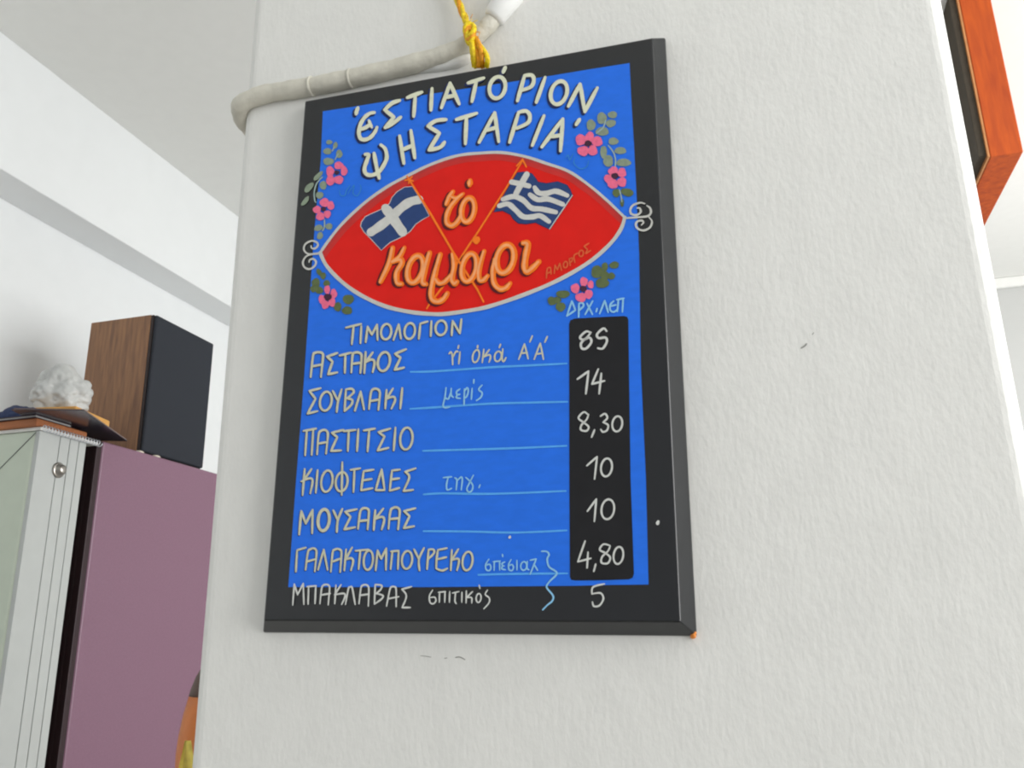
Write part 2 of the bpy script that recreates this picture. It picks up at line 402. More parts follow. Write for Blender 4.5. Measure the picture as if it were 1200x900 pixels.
title2 = [Sp('A',(428,662),(450,664),(440,700),(424,750),(432,785),(468,795),(515,775),(550,725),(566,680),(556,628),(528,602)), Sp('A',(485,655),(500,740),(518,815)),
  Ln('A',(648,545),(675,720)), Ln('A',(720,510),(745,685)), Ln('A',(662,635),(732,605)),
  Ln('A',(945,440),(880,448),(828,482),(903,527),(835,635),(905,618),(935,585)),
  Ln('A',(1010,440),(1140,400)), Ln('A',(1075,425),(1068,595)),
  Ln('B',(10,695),(110,505),(135,690)), Ln('B',(52,620),(125,598)),
  Ln('B',(262,505),(205,695)), Sp('B',(262,503),(310,495),(334,525),(322,570),(250,605)),
  Ln('B',(425,525),(350,715)), Ln('B',(410,725),(545,545),(530,750)), Ln('B',(465,660),(540,648)), Sp('B',(652,548),(630,582))]
for t in (title1, title2):
    lettering(t, 4.6, 'lettering', sign, [cream, navy], (-2.1, 1.9, 1.2), label='cream title word with navy shadow')

# orange name inside the emblem
name1 = [W_(Sp('K1',(702,300),(730,235),(762,188)),5.2), W_(Ln('K1',(750,232),(795,245),(850,208)),4.4), W_(Sp('K1',(815,235),(745,315),(708,400),(712,468),(758,487),(808,445),(835,385)),5.8),
  W_(Ov('K1',893,350,56,106,10),5.8), W_(Sp('K1',(912,92),(906,130)),6)]
name2 = [W_(Sp('K2',(232,232),(200,370),(125,530)),6), W_(Ln('K2',(335,230),(292,310),(228,352)),5), W_(Sp('K2',(230,355),(300,335),(312,370),(268,450),(272,535),(312,550)),6),
  W_(Ov('K2',432,420,64,122,16),6.2), W_(Sp('K2',(556,275),(512,430),(496,530),(525,552)),6.2),
  W_(Sp('K2',(650,290),(605,450),(572,600),(578,680),(630,705),(680,680),(712,632)),6.2), W_(Sp('K2',(612,505),(640,542),(690,530),(745,470)),5.4), W_(Sp('K2',(758,285),(772,390),(752,500),(775,545),(797,530)),6),
  W_(Ov('K2',905,405,62,124,12),6), W_(Sp('K2',(1035,262),(990,420),(995,510),(1030,515),(1065,478)),5.6),
  W_(Ov('K3',470,330,74,126,14),6.6), W_(Sp('K3',(380,330),(362,440),(372,540),(420,592),(475,585),(512,545)),6),
  W_(Sp('K3',(628,190),(668,200),(650,300),(640,400),(662,440),(710,410),(765,355)),7)]
lettering(name1, 5, 'lettering', emblem, [orange, maroonp, peach], (-2.6, 1.6, .8), .0011, 'short orange word with an accent', (-.9, .2, .42))
nm = lettering(name2, 5, 'lettering', emblem, [orange, maroonp, peach], (-2.4, 1.8, .8), .0011, 'large orange script name', (-.9, .2, .42))
P = paint(); P.blob(cv('K2', [(965,165)])[0], 4.6, 4.6, 0, .0015, 0); P.blob((540.5,282.5), 4, 3.6, 30, .0012, 0) if False else None
o = P.done('accent_dot', orange, emblem)
sig = [Ln('F',(440,308),(446,248),(466,240),(470,282)), Ln('F',(442,278),(470,266)), Ln('F',(490,278),(495,225),(510,255),(525,213),(537,258)), Ov('F',562,222,13,20,10),
  Ln('F',(592,228),(586,185)), Sp('F',(586,185),(606,180),(602,200),(590,206)), Ln('F',(622,208),(616,165),(642,148)), Ov('F',662,150,14,20,10), Ln('F',(712,85),(680,105),(702,125),(690,152),(722,132))]
lettering(sig, 1.7, 'lettering', emblem, [mat('dull_orange_paint', (222, 92, 40), .6, .1, 160)], None, .0009, 'small dull orange signature word')

# price list lines
def A4(c, x0, x1, y0, y1, bar): pass
rows = {
 'heading': ([Ln('M1',(495,182),(628,150)), Ln('M1',(562,170),(546,328)), Ln('M1',(630,170),(622,318)), Ln('M1',(668,310),(685,172),(722,245),(768,155),(772,290)), Ov('M1',848,218,45,68,8),
   Ln('M1',(912,290),(958,152),(978,280)), Ov('M1',1055,212,46,70,8), Ln('M1',(1135,280),(1148,147),(1212,128)),
   Ln('M2',(40,45),(35,162)), Ov('M2',115,97,43,57,8), Ln('M2',(198,155),(206,42),(262,140),(274,30))], 2.7),
 'astakos': ([Ln('M1',(185,615),(206,430),(225,403),(262,398),(290,410),(293,450),(275,615)), Ln('M1',(200,522),(288,505)), Ln('M1',(420,405),(328,437),(378,480),(338,592),(418,575)),
   Ln('M1',(440,427),(540,402)), Ln('M1',(490,418),(485,578)), Ln('M1',(542,575),(553,425),(572,402),(605,400),(628,415),(632,450),(622,580)), Ln('M1',(550,500),(628,490)),
   Ln('M1',(668,395),(656,582)), Ln('M1',(730,400),(668,485)), Sp('M1',(668,485),(720,462),(746,488),(730,572)), Ov('M1',828,480,52,84,12), Ln('M1',(1022,372),(925,412),(975,447),(922,553),(1005,533))], 2.9),
 'souvlaki': ([Ln('G',(232,326),(166,342),(202,388),(155,475),(213,460)), Ov('G',262,402,34,56,10), Ln('G',(303,342),(334,402)), Ln('G',(355,333),(334,402),(326,465)),
   Ln('G',(380,333),(372,460)), Sp('G',(380,333),(415,330),(424,352),(386,386)), Sp('G',(386,386),(416,394),(412,422),(372,460)), Ln('G',(432,458),(466,345),(486,450)),
   Ln('G',(515,448),(526,355),(540,332),(562,330),(577,345),(578,372),(570,453)), Ln('G',(520,402),(575,392)), Ln('G',(618,336),(610,445)), Ln('G',(655,328),(618,388)), Sp('G',(618,388),(655,376),(668,395),(646,446)), Ln('G',(710,325),(698,445))], 2.7),
 'pastitsio': ([Ln('M3',(142,168),(240,150)), Ln('M3',(168,168),(155,358)), Ln('M3',(218,160),(206,355)), Ln('M3',(248,350),(260,200),(278,168),(308,160),(328,175),(332,210),(318,345)), Ln('M3',(258,267),(325,255)),
   Ln('M3',(455,160),(362,182),(406,217),(356,325),(436,320)), Ln('M3',(455,170),(548,160)), Ln('M3',(495,170),(488,325)), Ln('M3',(570,155),(560,325)), Ln('M3',(612,165),(700,150)), Ln('M3',(655,165),(642,328)),
   Ln('M3',(820,150),(727,177),(775,212),(720,322),(805,300)), Ln('M3',(860,142),(846,320)), Ov('M3',945,228,48,86,6)], 2.7),
 'kioftedes': ([Ln('M3',(152,465),(135,670)), Ln('M3',(205,465),(140,560)), Sp('M3',(125,562),(190,538),(213,560),(195,655)), Ln('M3',(252,475),(238,650)), Ov('M3',325,560,44,84,8), Ov('M3',440,565,46,76,8), Ln('M3',(445,412),(440,668)),
   Ln('M3',(510,472),(585,460)), Ln('M3',(540,470),(532,645)), Ln('M3',(690,470),(612,482),(592,632),(680,615)), Ln('M3',(602,555),(675,543)), Ln('M3',(705,630),(752,467),(775,630),(705,630)),
   Ln('M3',(895,470),(833,477),(815,635),(890,613)), Ln('M3',(825,547),(890,538)), Ln('M3',(1018,460),(935,487),(968,530),(922,637),(998,628))], 2.6),
 'mousakas': ([Ln('M4',(108,310),(125,127),(160,225),(213,117),(210,300)), W_(Ov('M4',300,197,44,84,6),3.6), Ln('M4',(375,122),(410,198)), Ln('M4',(445,110),(410,198),(402,290)), Ln('M4',(558,112),(467,132),(510,172),(460,270),(545,253)),
   Ln('M4',(568,265),(583,140),(602,108),(630,104),(650,118),(652,150),(642,270)), Ln('M4',(575,205),(645,197)), Ln('M4',(702,120),(690,275)), Ln('M4',(765,107),(702,188)), Sp('M4',(702,188),(755,172),(772,198),(752,270)),
   Ln('M4',(805,265),(820,130),(842,102),(870,98),(890,115),(892,150),(880,270)), Ln('M4',(815,190),(885,182)), Ln('M4',(1015,105),(927,127),(970,167),(925,260),(1005,245))], 2.8),
 'galaktompoureko': ([Ln('M4',(82,600),(92,432),(160,412)), Ln('M4',(158,585),(176,450),(195,425),(220,418),(240,430),(243,465),(230,598)), Ln('M4',(165,522),(235,502)), Ln('M4',(255,585),(300,427),(330,585)),
   Ln('M4',(355,600),(370,450),(386,428),(410,422),(434,434),(438,470),(428,603)), Ln('M4',(360,525),(436,495)), Ln('M4',(475,425),(460,590)), Ln('M4',(522,410),(470,505)), Sp('M4',(470,505),(515,495),(530,520),(512,590)),
   Ln('M4',(548,437),(650,427)), Ln('M4',(585,437),(572,580)), Ov('M4',648,510,36,76,6), Ln('M4',(705,590),(720,432),(748,500),(788,417),(785,585)), Ln('M4',(825,442),(885,436)), Ln('M4',(836,440),(822,580)), Ln('M4',(885,437),(878,580)),
   Ov('M4',950,508,40,70,6), Ln('M4',(1005,425),(1043,503)), Ln('M4',(1083,415),(1043,503),(1048,590)), Ln('M4',(1118,430),(1106,580)), Sp('M4',(1118,427),(1155,427),(1160,455),(1115,502)),
   Ln('M5',(265,255),(202,267),(193,330),(190,398),(232,412),(268,397)), Ln('M5',(200,332),(262,318)), Ln('M5',(300,267),(292,410)), Ln('M5',(345,262),(298,340)), Sp('M5',(298,340),(340,328),(350,350),(336,410)), Ov('M5',410,345,35,66,8)], 2.5),
 'baklavas': ([Ln('M4',(58,860),(70,697),(96,780),(140,692),(145,855)), Ln('M4',(170,717),(240,710)), Ln('M4',(182,715),(178,853)), Ln('M4',(238,710),(232,848)), Ln('M4',(270,850),(284,730),(298,706),(324,700),(343,712),(345,745),(335,858)), Ln('M4',(280,782),(352,770)),
   Ln('M4',(395,705),(386,850)), Ln('M4',(435,702),(385,780)), Sp('M4',(385,780),(455,770),(466,795),(440,855)), Ln('M4',(470,855),(492,735),(505,720),(522,727),(545,855)),
   Ln('M4',(575,850),(590,730),(605,706),(630,702),(648,716),(652,755),(648,868)), Ln('M4',(580,785),(650,775)), Ln('M4',(702,700),(695,853)), Sp('M4',(702,700),(752,708),(742,742),(708,770)), Sp('M4',(708,770),(760,785),(752,812),(695,853)),
   Ln('M4',(790,868),(816,740),(832,718),(852,718),(865,740),(865,873)), Ln('M4',(800,812),(885,795)), Ln('M4',(985,717),(910,737),(945,790),(912,880),(975,880))], 2.1)}
for k, (st, w) in rows.items():
    lettering(st, w, 'lettering', sign, [chalk if k == 'baklavas' else olivecream, navy], (-.7, .7, .3) if k != 'baklavas' else None, .0008)
notes = {
 'oka': ([Sp('M2',(178,300),(194,286),(204,320),(206,385)), Sp('M2',(206,330),(232,282),(248,285)), Ln('M2',(264,285),(254,378)), Ln('M2',(253,235),(248,258)), Ov('M2',388,318,25,50,14), Ln('M2',(402,235),(400,255)),
   Ln('M2',(450,265),(437,368)), Ln('M2',(492,268),(448,325)), Sp('M2',(448,325),(490,308),(502,325),(490,365)), Ov('M2',560,320,26,40,14), Sp('M2',(598,262),(592,335),(604,360),(622,330)), Ln('M2',(580,225),(570,252)),
   Ln('M2',(722,343),(767,222),(795,338)), Ln('M2',(738,297),(788,290)), Ln('M2',(828,160),(808,208)), Ln('M2',(842,343),(890,217),(915,343)), Ln('M2',(860,302),(908,295)), Ln('M2',(945,165),(925,210))], 2.0, olivecream),
 'meris': ([Sp('M2',(155,565),(146,640),(132,700),(145,720),(182,715)), Sp('M2',(145,640),(172,652),(190,605)), Sp('M2',(195,570),(195,620),(212,640)), Sp('M2',(262,575),(236,597),(242,618),(262,616)), Sp('M2',(242,620),(235,642),(266,648)),
   Ln('M2',(298,575),(295,698)), Sp('M2',(298,592),(320,565),(328,592),(316,632),(298,645)), Ln('M2',(358,570),(352,655)), Ln('M2',(372,500),(370,530)), Sp('M2',(435,545),(410,578),(436,605),(425,640),(392,665))], 2.0, paleblue),
 'tig': ([Ln('M6',(200,200),(266,193)), Sp('M6',(237,200),(225,258),(232,295),(264,283)), Sp('M6',(290,200),(306,220),(300,295)), Sp('M6',(306,225),(340,195),(348,220),(340,295)), Sp('M6',(376,198),(405,225),(430,260),(424,298),(400,312),(384,288),(402,245),(435,180)), Ln('M6',(487,255),(478,278))], 1.9, paleblue),
 'spesial': ([Sp('M5',(560,332),(538,370),(541,404),(563,412),(575,390),(564,368),(541,376)), Ln('M5',(590,350),(640,345)), Ln('M5',(598,350),(597,410)), Ln('M5',(636,345),(636,408)), Sp('M5',(672,352),(653,362),(657,378),(668,380)), Sp('M5',(656,380),(651,400),(676,406)), Ln('M5',(655,298),(658,315)),
   Sp('M5',(716,335),(699,370),(702,405),(722,412),(733,390),(722,370),(703,378)), Ln('M5',(757,340),(757,408)), Ov('M5',805,380,21,30,6), Sp('M5',(830,347),(828,395),(842,407)), Ln('M5',(850,340),(893,330),(850,438)), Ln('M5',(880,372),(902,410))], 1.8, paleblue),
 'spitikos': ([Sp('M5',(165,550),(143,590),(147,635),(170,645),(188,625),(180,600),(150,602)), Ln('M5',(205,565),(256,560)), Ln('M5',(214,565),(212,635)), Ln('M5',(252,562),(250,635)), Ln('M5',(285,560),(283,635)), Ln('M5',(305,570),(350,560)), Sp('M5',(326,565),(322,625),(331,645)), Ln('M5',(371,565),(370,635)),
   Ln('M5',(402,555),(400,640)), Ln('M5',(445,560),(403,602)), Sp('M5',(403,602),(438,603),(440,640)), Ov('M5',488,605,17,31,6), Ln('M5',(492,515),(497,538)), Sp('M5',(550,550),(535,580),(563,605),(560,640),(525,680))], 1.8, chalk),
 'units': ([Ln('M7',(245,708),(305,532),(345,640),(245,708)), Ln('M7',(388,562),(384,718)), Sp('M7',(388,560),(430,557),(440,590),(393,640)), Ln('M7',(482,560),(545,688)), Ln('M7',(548,532),(460,690)), Ln('M7',(600,620),(590,658)),
   Ln('M7',(630,680),(690,527),(730,665)), Sp('M7',(795,532),(755,575),(755,640),(795,660),(832,635)), Ln('M7',(765,592),(820,577)), Ln('M7',(830,517),(915,500)), Ln('M7',(850,520),(836,655)), Ln('M7',(905,505),(896,660))], 2.2, paleblue)}
for k, (st, w, m) in notes.items(): lettering(st, w, 'lettering', sign, [m], None, .0009)
prices = [([Sp('M8',(318,152),(278,142),(226,190),(250,214),(308,196),(324,235),(280,290),(240,288),(236,242),(288,192),(320,150)), Sp('M8',(458,138),(430,115),(375,165),(390,200),(448,195),(460,232),(425,290),(382,288))], 2.8),
 ([Ln('M8',(202,560),(300,490),(276,688)), Ln('M8',(385,472),(330,603),(440,575)), Ln('M8',(412,510),(393,688))], 2.6),
 ([Sp('H',(648,482),(622,466),(591,500),(620,526),(650,552),(638,576),(606,570),(608,543),(638,510),(650,480)), Sp('H',(685,570),(668,613)), Sp('H',(720,490),(746,476),(760,500),(735,526)), Sp('H',(735,526),(764,542),(758,572),(734,582),(722,568)), Ov('H',818,535,29,45,8)], 2.3),
 ([Ln('H',(640,780),(700,727),(685,858)), Ov('H',755,790,32,53,8)], 2.4),
 ([Ln('J',(572,130),(618,67),(608,183)), Ov('J',678,120,33,52,8)], 2.4),
 ([Ln('J',(560,285),(522,393),(590,375)), Ln('J',(575,343),(570,425)), Sp('J',(615,405),(605,443)), Sp('J',(688,308),(655,302),(636,330),(662,346),(690,370),(678,400),(646,398),(648,368),(678,338),(690,312)), Ov('J',733,360,25,45,8)], 2.3),
 ([Ln('J',(660,508),(602,524),(595,560)), Sp('J',(595,560),(640,556),(655,585),(635,620),(606,624),(598,602))], 2.2)]
for st, w in prices: lettering(st, w, 'price', sign, [chalk], None, .0009)
lines = [[(481.5,436),(510,435.3),(575,430.7),(620,428.5),(664,426.2)], [(481,479.3),(510,477.6),(570,473.5),(620,472),(665,471)], [(496,528.5),(530,527.5),(600,525.5),(664,522.6)],
         cv('M6', [(45,330),(200,322),(600,325),(1155,303)]), cv('M5', [(100,135),(420,138),(750,145),(1105,130)]), cv('M5', [(485,442),(700,436),(1110,432)])]
for l in lines:
    P = paint(); P.ribbon(spline(l, 6), 2.5, .0006); P.done('ruled_line', skyp, sign)
P = paint(); P.ribbon(spline(cv('M5', [(930,277),(965,278),(983,300),(970,330),(982,385),(1038,430),(985,490),(966,530),(1010,588),(1005,625),(970,655),(938,688)]), 6), 2.1, .0009); P.done('curly_brace', paleblue, sign)
for c_, a_, b_ in ((cv('J', [(938,190)])[0], 2, 3), (cv('J', [(168,265)])[0], 1.6, 1.9)):
    P = paint(); P.blob(c_, a_, b_, 20, .0012); P.done('paint_speck', chalk, sign)

# flowers, leaves, scrolls
flowers = [('L1',(665,515),[(570,495,50,62),(572,620,50,70),(692,415,58,48),(765,490,42,62),(688,615,62,52)]),
 ('L2',(478,308),[(490,215,58,55),(580,258,42,55),(385,315,50,48),(432,410,52,52),(530,378,45,48)]),
 ('L3',(405,618),[(397,540,28,42),(465,582,32,45),(448,670,32,45),(377,697,36,40),(342,640,32,42)]),
 ('L4',(295,490),[(212,445,58,58),(315,412,45,55),(402,465,55,52),(348,570,50,55),(238,575,60,52)]),
 ('L5',(608,170),[(590,115,52,50),(690,130,45,50),(690,240,48,50),(585,262,52,50),(535,200,48,45)]),
 ('M7',(440,390),[(445,308,40,50),(525,340,32,42),(502,452,42,48),(412,490,58,48),(345,385,45,52)])]
for c, ctr, pet in flowers:
    P = paint(); s = CR[c][2]
    for u, v, a, b in pet: P.blob(cv(c, [(u, v)])[0], a/s*1.13, b/s*1.13, 0, .0012, 0)
    P.blob(cv(c, [ctr])[0], 42/s*min(1, 12/s*.9), 36/s*min(1, 12/s*.9), 0, .0015, 1)
    P.done('flower', [pink, darkc], sign)
sprays = [
 (leafg, [('L1',555,85,45,32,0),('L1',640,130,32,50,15),('L1',530,212,60,45,0),('L1',695,250,46,60,0),('L1',545,355,78,52,0),('L1',700,330,0,0,0)], [('L1',[(600,210),(630,150)]),('L1',[(640,330),(680,250)])]),
 (leafg, [('L1',400,560,34,88,45),('L1',270,722,42,88,42),('L1',470,690,50,62,0),('L1',420,830,55,50,0),('L2',218,192,32,82,38)], [('L1',[(460,575),(385,660),(347,780),(352,900),(368,930)])]),
 (leafg, [('L2',405,570,64,44,-15),('L2',552,548,50,46,0),('L2',425,680,42,55,20)], [('L2',[(490,455),(488,560),(460,612)])]),
 (olive, [('L3',312,355,26,45,-35),('L3',352,392,30,38,0),('L3',390,470,36,34,0),('L3',275,470,44,56,0),('L3',312,545,42,38,0),('L3',250,530,34,36,0)], []),
 (olive, [('L3',618,640,60,52,0),('L3',505,718,42,50,0),('L3',605,757,56,44,0)], []),
 (leafg, [('L4',455,190,58,70,0),('L4',580,150,56,42,0),('L4',560,250,60,46,-10),('L4',328,270,54,66,0),('L4',460,345,78,52,0)], [('L4',[(500,215),(470,300),(390,370)])]),
 (leafg, [('L4',590,460,60,44,0),('L4',672,570,70,42,0),('L4',475,588,40,76,0),('L4',530,692,58,70,0),('L4',710,710,88,46,0)], [('L4',[(530,510),(590,590),(615,680),(610,770)])]),
 (olive, [('L5',625,365,46,50,0),('L5',752,358,78,46,15),('L5',692,480,24,48,0)], [('L5',[(660,330),(680,400),(690,470)])]),
 (olive, [('M7',600,190,72,76,0),('M7',690,130,38,52,0),('M7',800,110,58,42,-10),('M7',768,238,42,42,0),('M7',660,320,80,60,0),('M7',690,235,50,60,0)], []),
 (olive, [('M7',200,450,82,46,0),('M7',72,530,56,50,30),('M7',172,600,60,55,0),('M7',130,520,50,40,0)], [])]
for m, lv, stems in sprays:
    P = paint()
    for c, u, v, a, b, an in lv:
        if a: P.blob(cv(c, [(u, v)])[0], a/CR[c][2], b/CR[c][2], an, .0008, 0, wob=.05)
    for c, pts in stems: P.ribbon(spline(cv(c, pts), 6) if len(pts) > 2 else cv(c, pts), 1.6, .0010, 1)
    P.done('leaf_spray', [m, mat('pale_stem_paint', (150, 172, 170), .6, .08, 200)], sign)
def scroll(strokes, w, m, name):
    P = paint()
    for c, pts in strokes: P.ribbon(spline(cv(c, pts), 6), w, .0010, 0, .6)
    P.done(name, m, sign)
scroll([('L3',[(310,150),(200,162),(152,120),(165,60),(230,25),(285,40),(298,72),(268,104),(232,100),(226,76)]), ('L3',[(305,162),(190,178),(142,240),(155,300),(210,322),(262,290),(278,245),(250,215),(212,225),(206,250)])], 2.3, silver, 'scroll')
scroll([('L5',[(735,662),(860,652),(985,640),(1028,600),(1020,545),(982,515)]), ('L5',[(958,492),(900,482),(820,512),(788,565),(802,612),(862,625),(910,590),(898,545),(868,545)]), ('L5',[(1005,650),(1042,700),(1020,768),(950,805),(882,788),(852,742),(872,700),(922,690),(942,712),(920,742)])], 2.5, silver, 'scroll')
scroll([('L1',[(700,760),(715,830),(775,835),(800,765),(850,690)]), ('L1',[(820,810),(905,690),(892,800),(950,840),(1002,745),(990,680)])], 1.1, tealp, 'swirl')
scroll([('L4',[(30,655),(60,625),(80,680),(120,605)]), ('L4',[(142,650),(130,720),(200,782),(278,760),(300,690)])], 1.1, tealp, 'swirl')

# ---------------------------------------------------------------- conduit over the pier
def on_y(px, py, y): return EYE + ray(px, py)*y
pipewhite = mat('painted_over_conduit', (206, 203, 190), .5, .07, 60, (1, 1, 1), .35, 140)
PR = .0112
centre = [(310,110.5),(340,105.5),(380,98.5),(420,90),(460,81),(500,70.5),(530,60.5),(556,45)]
run = [on_y(x, y, PY0-PR*.72) for x, y in centre]
corner = on_y(283, 117, .80)
pts = [Vector((PX0-PR*.75, PY0+.45, run[0].z-.02)), Vector((PX0-PR*.75, PY0+.10, run[0].z-.018)), Vector((PX0-PR*.75, PY0+.035, run[0].z-.0145)), Vector((PX0-PR*.5, PY0+.008, run[0].z-.011)), Vector((PX0+.006, PY0-PR*.62, run[0].z-.006))] + run
pts += [on_y(572,30, PY0-PR*.75), on_y(590,4, PY0-PR*.75), on_y(610,-30, PY0-PR*.75), on_y(640,-90, PY0-PR*.75)]
pe = pts[-1]; pts += [pe+Vector((.03, 0, .07)), pe+Vector((.042, 0, .15)), pe+Vector((.044, 0, .40)), Vector((pe.x+.044, pe.y, CEIL_Z-.002))]
pth = [Vector(p) for p in spline([tuple(p) for p in pts], 6)]
pipe = thing('conduit_pipe', (PX0+.1, PY0, run[0].z), 'white painted pipe wrapping around the pier above the sign', 'pipe')
bm = bmesh.new(); tube(bm, pth, [PR*(1+.04*math.sin(i*.9)+(.03*math.sin(i*2.3))) - (.0016 if i > 60 else 0)*min(1, (i-60)/12) for i in range(len(pth))], 20)
from_bm('pipe', bm, pipewhite, pipe)
def sub(a, b): 
    A, B = on_y(*a, PY0-PR*.72), on_y(*b, PY0-PR*.72); return [A, A.lerp(B, .5), B]
for a, b, k in (((364,101.4),(367,100.9),1.10), ((410,92.2),(413,91.6),1.07)):
    bm = bmesh.new(); tube(bm, sub(a, b), [PR*k*.97, PR*k, PR*k*.97], 20); from_bm('paint_ring', bm, pipewhite, pipe)
bm = bmesh.new(); q = [on_y(x, y, PY0-PR*.8) for x, y in ((577,23),(580,19),(596,-2),(622,-38))]; tube(bm, q, [PR*.95, PR*1.2, PR*1.35, PR*1.35], 20); from_bm('coupling', bm, mat('white_coupling', (238, 239, 237), .4, .03, 60), pipe)
# lump of filler plaster under the pipe
bm = bmesh.new()
fp = [on_y(x, y, PY0-.002) for x, y in ((492,84),(515,79),(535,74),(548,69),(556,64))]
tube(bm, fp, [.002, .005, .007, .006, .0008], 12); from_bm('filler', bm, plaster, pipe)

# ---------------------------------------------------------------- yellow twine holding the sign
yel = mat('yellow_twine', (246, 196, 6), .55, .25, 300, (1, 1, 1), .5, 400, gain=1.15)
yel2 = mat('orange_yellow_twine', (226, 152, 4), .55, .2, 300)
twine = thing('hanging_twine', on_y(561, 76, PY0-.012), 'yellow knotted twine tied over the pipe holding the painted sign', 'twine')
def strand(bm, path, r, twist, ph, off, mi=0):
    p = [Vector(v) for v in spline([tuple(v) for v in path], 8)]; out = []
    for i, v in enumerate(p):
        t = (p[min(i+1, len(p)-1)]-p[max(i-1, 0)]).normalized(); a = Vector((0, -1, 0)); s = t.cross(a).normalized()
        an = ph+twist*i/len(p); out.append(v + off*(math.cos(an)*a+math.sin(an)*s))
    tube(bm, out, r, 8, mi)
YF = PY0-PR*1.75
up = [on_y(x, y, yy) for x, y, yy in ((520,-40,.790),(534,-6,.788),(541,12,.784),(547,26,YF-.001),(551,38,YF-.004))]
bm = bmesh.new()
for k in range(3): strand(bm, up,   .0026, 11, k*2.09, .0020, k % 2)
from_bm('cord', bm, [yel, yel2], twine)
bm = bmesh.new()
kn = on_y(551, 40, YF-.004)
for k in range(3):
    loop = []
    for j in range(13):
        a = j*2*math.pi/12; loop.append(kn + Vector((math.cos(a)*.0040*(1+.2*k), -.001*k+math.sin(a*2)*.0015, math.sin(a)*.0085 + (k-1)*.0040)))
    tube(bm, loop, .0031, 8, k % 2)
from_bm('knot', bm, [yel, yel2], twine)
bm = bmesh.new()
for k, (xa, xb) in enumerate(((552,554),(553,560),(555,571),(556,566),(551,557))):
    strand(bm, [on_y(xa, 44, YF-.003), on_y((xa+xb)/2+1.5, 58, YF-.003), on_y(xb, 70, YF+.001), on_y(xb+.5, 79, .7885)], .0030, 5, k*1.3, .0014, k % 2)
for k in range(26):                                         # frayed fibres
    t = random.random(); a = on_y(549+t*14+random.uniform(-5, 5), 20+t*48, YF-.005); tube(bm, [a, a+Vector((random.uniform(-.006, .006), random.uniform(-.003, 0), random.uniform(-.006, .006)))], .0004, 5, k % 2)
from_bm('loose_strand', bm, [yel, yel2], twine)

# small marks on the pier
mk = mat('grey_scuff', (150, 150, 146), .8, .1, 300)
def scuff(strokes):
    Q = Paint(lambda x, y: on_y(x, y, PY0), Vector((0, -1, 0)))
    for pts, w in strokes: Q.ribbon(spline(pts, 4), w, .0003)
    o = Q.done('scuff_mark', mk, pier)
scuff([([(939,408),(943,405.5),(945,403)], 2.0), ([(952,392),(953.5,390)], 1.0)])
scuff([([(534,770.5),(539,770),(545,773)], 1.4), ([(493,768.5),(499,769),(505,770)], .8), ([(521,771.5),(524,771)], .8)])

# ---------------------------------------------------------------- maroon cabinet
maroon = mat('burgundy_enamel', (130, 95, 115), .38, .05, 180, (1, 1, 1), .05, 300, spec=.6)
shaded_maroon = mat('shaded_burgundy_side', (38, 11, 20), .5, .1, 60)  # shade beside the white cabinet is put into this darker burgundy
MX, MY, MZ = -1.7192, 1.865, 1.885
cab = thing('burgundy_cabinet', (-2.02, 2.35, 0), 'tall burgundy cabinet with the dark wooden speaker standing on it', 'cabinet')
bm = bmesh.new(); box(bm, -2.34, MX-.0205, MY, 2.85, .06, MZ, 0, .004, 2); box(bm, MX-.022, MX-.0006, MY, MY+.019, .06, MZ-.002, 0, .002, 2); from_bm('body', bm, shaded_maroon, cab)
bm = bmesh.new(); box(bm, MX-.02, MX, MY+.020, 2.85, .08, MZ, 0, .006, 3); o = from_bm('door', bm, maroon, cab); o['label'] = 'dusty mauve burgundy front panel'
bm = bmesh.new(); box(bm, -2.30, MX-.04, MY+.03, 2.82, 0, .06); from_bm('plinth', bm, shaded_maroon, cab)

# ---------------------------------------------------------------- wooden speaker
walnut = wood('speaker_walnut_veneer', (122, 88, 66), (164, 120, 84), .5)
grille_m = mat('speaker_grille_cloth', (40, 44, 52), .9, .18, 400, (1, 1, 1), .4, 700)
Y0 = 2.09; SX0, SX1, SZ0, SZ1 = -.9622*Y0, -.8426*Y0, MZ+.012, 1.35+.4742*Y0
spk = thing('loudspeaker', ((SX0+SX1)/2, Y0+.14, MZ), 'brown wooden loudspeaker with dark cloth front on top of the burgundy cabinet', 'speaker')
bm = bmesh.new(); box(bm, SX0, SX1-.022, Y0, Y0+.30, SZ0, SZ1, 0, .002, 2); from_bm('enclosure', bm, walnut, spk)
bm = bmesh.new(); box(bm, SX1-.022, SX1-.012, Y0+.001, Y0+.299, SZ0+.001, SZ1-.001, 0, .002, 2); from_bm('baffle', bm, mat('dark_brown_baffle', (40, 26, 24), .5, .1, 80), spk)
bm = bmesh.new(); box(bm, SX1-.012, SX1, Y0+.002, Y0+.298, SZ0+.004, SZ1-.002, 0, .006, 3); from_bm('grille', bm, grille_m, spk)
footm = mat('pale_rubber_foot', (214, 205, 190), .6, .05, 100)
for (fx, fy) in ((SX1+.004, Y0-.016), (SX1+.006, Y0+.055), (SX0+.03, Y0+.03), (SX0+.03, Y0+.26)):
    bm = bmesh.new(); lathe(bm, fx, fy, [(.012, MZ), (.015, MZ+.004), (.013, MZ+.010), (.008, MZ+.0125)], 16)
    from_bm('foot', bm, footm, spk)

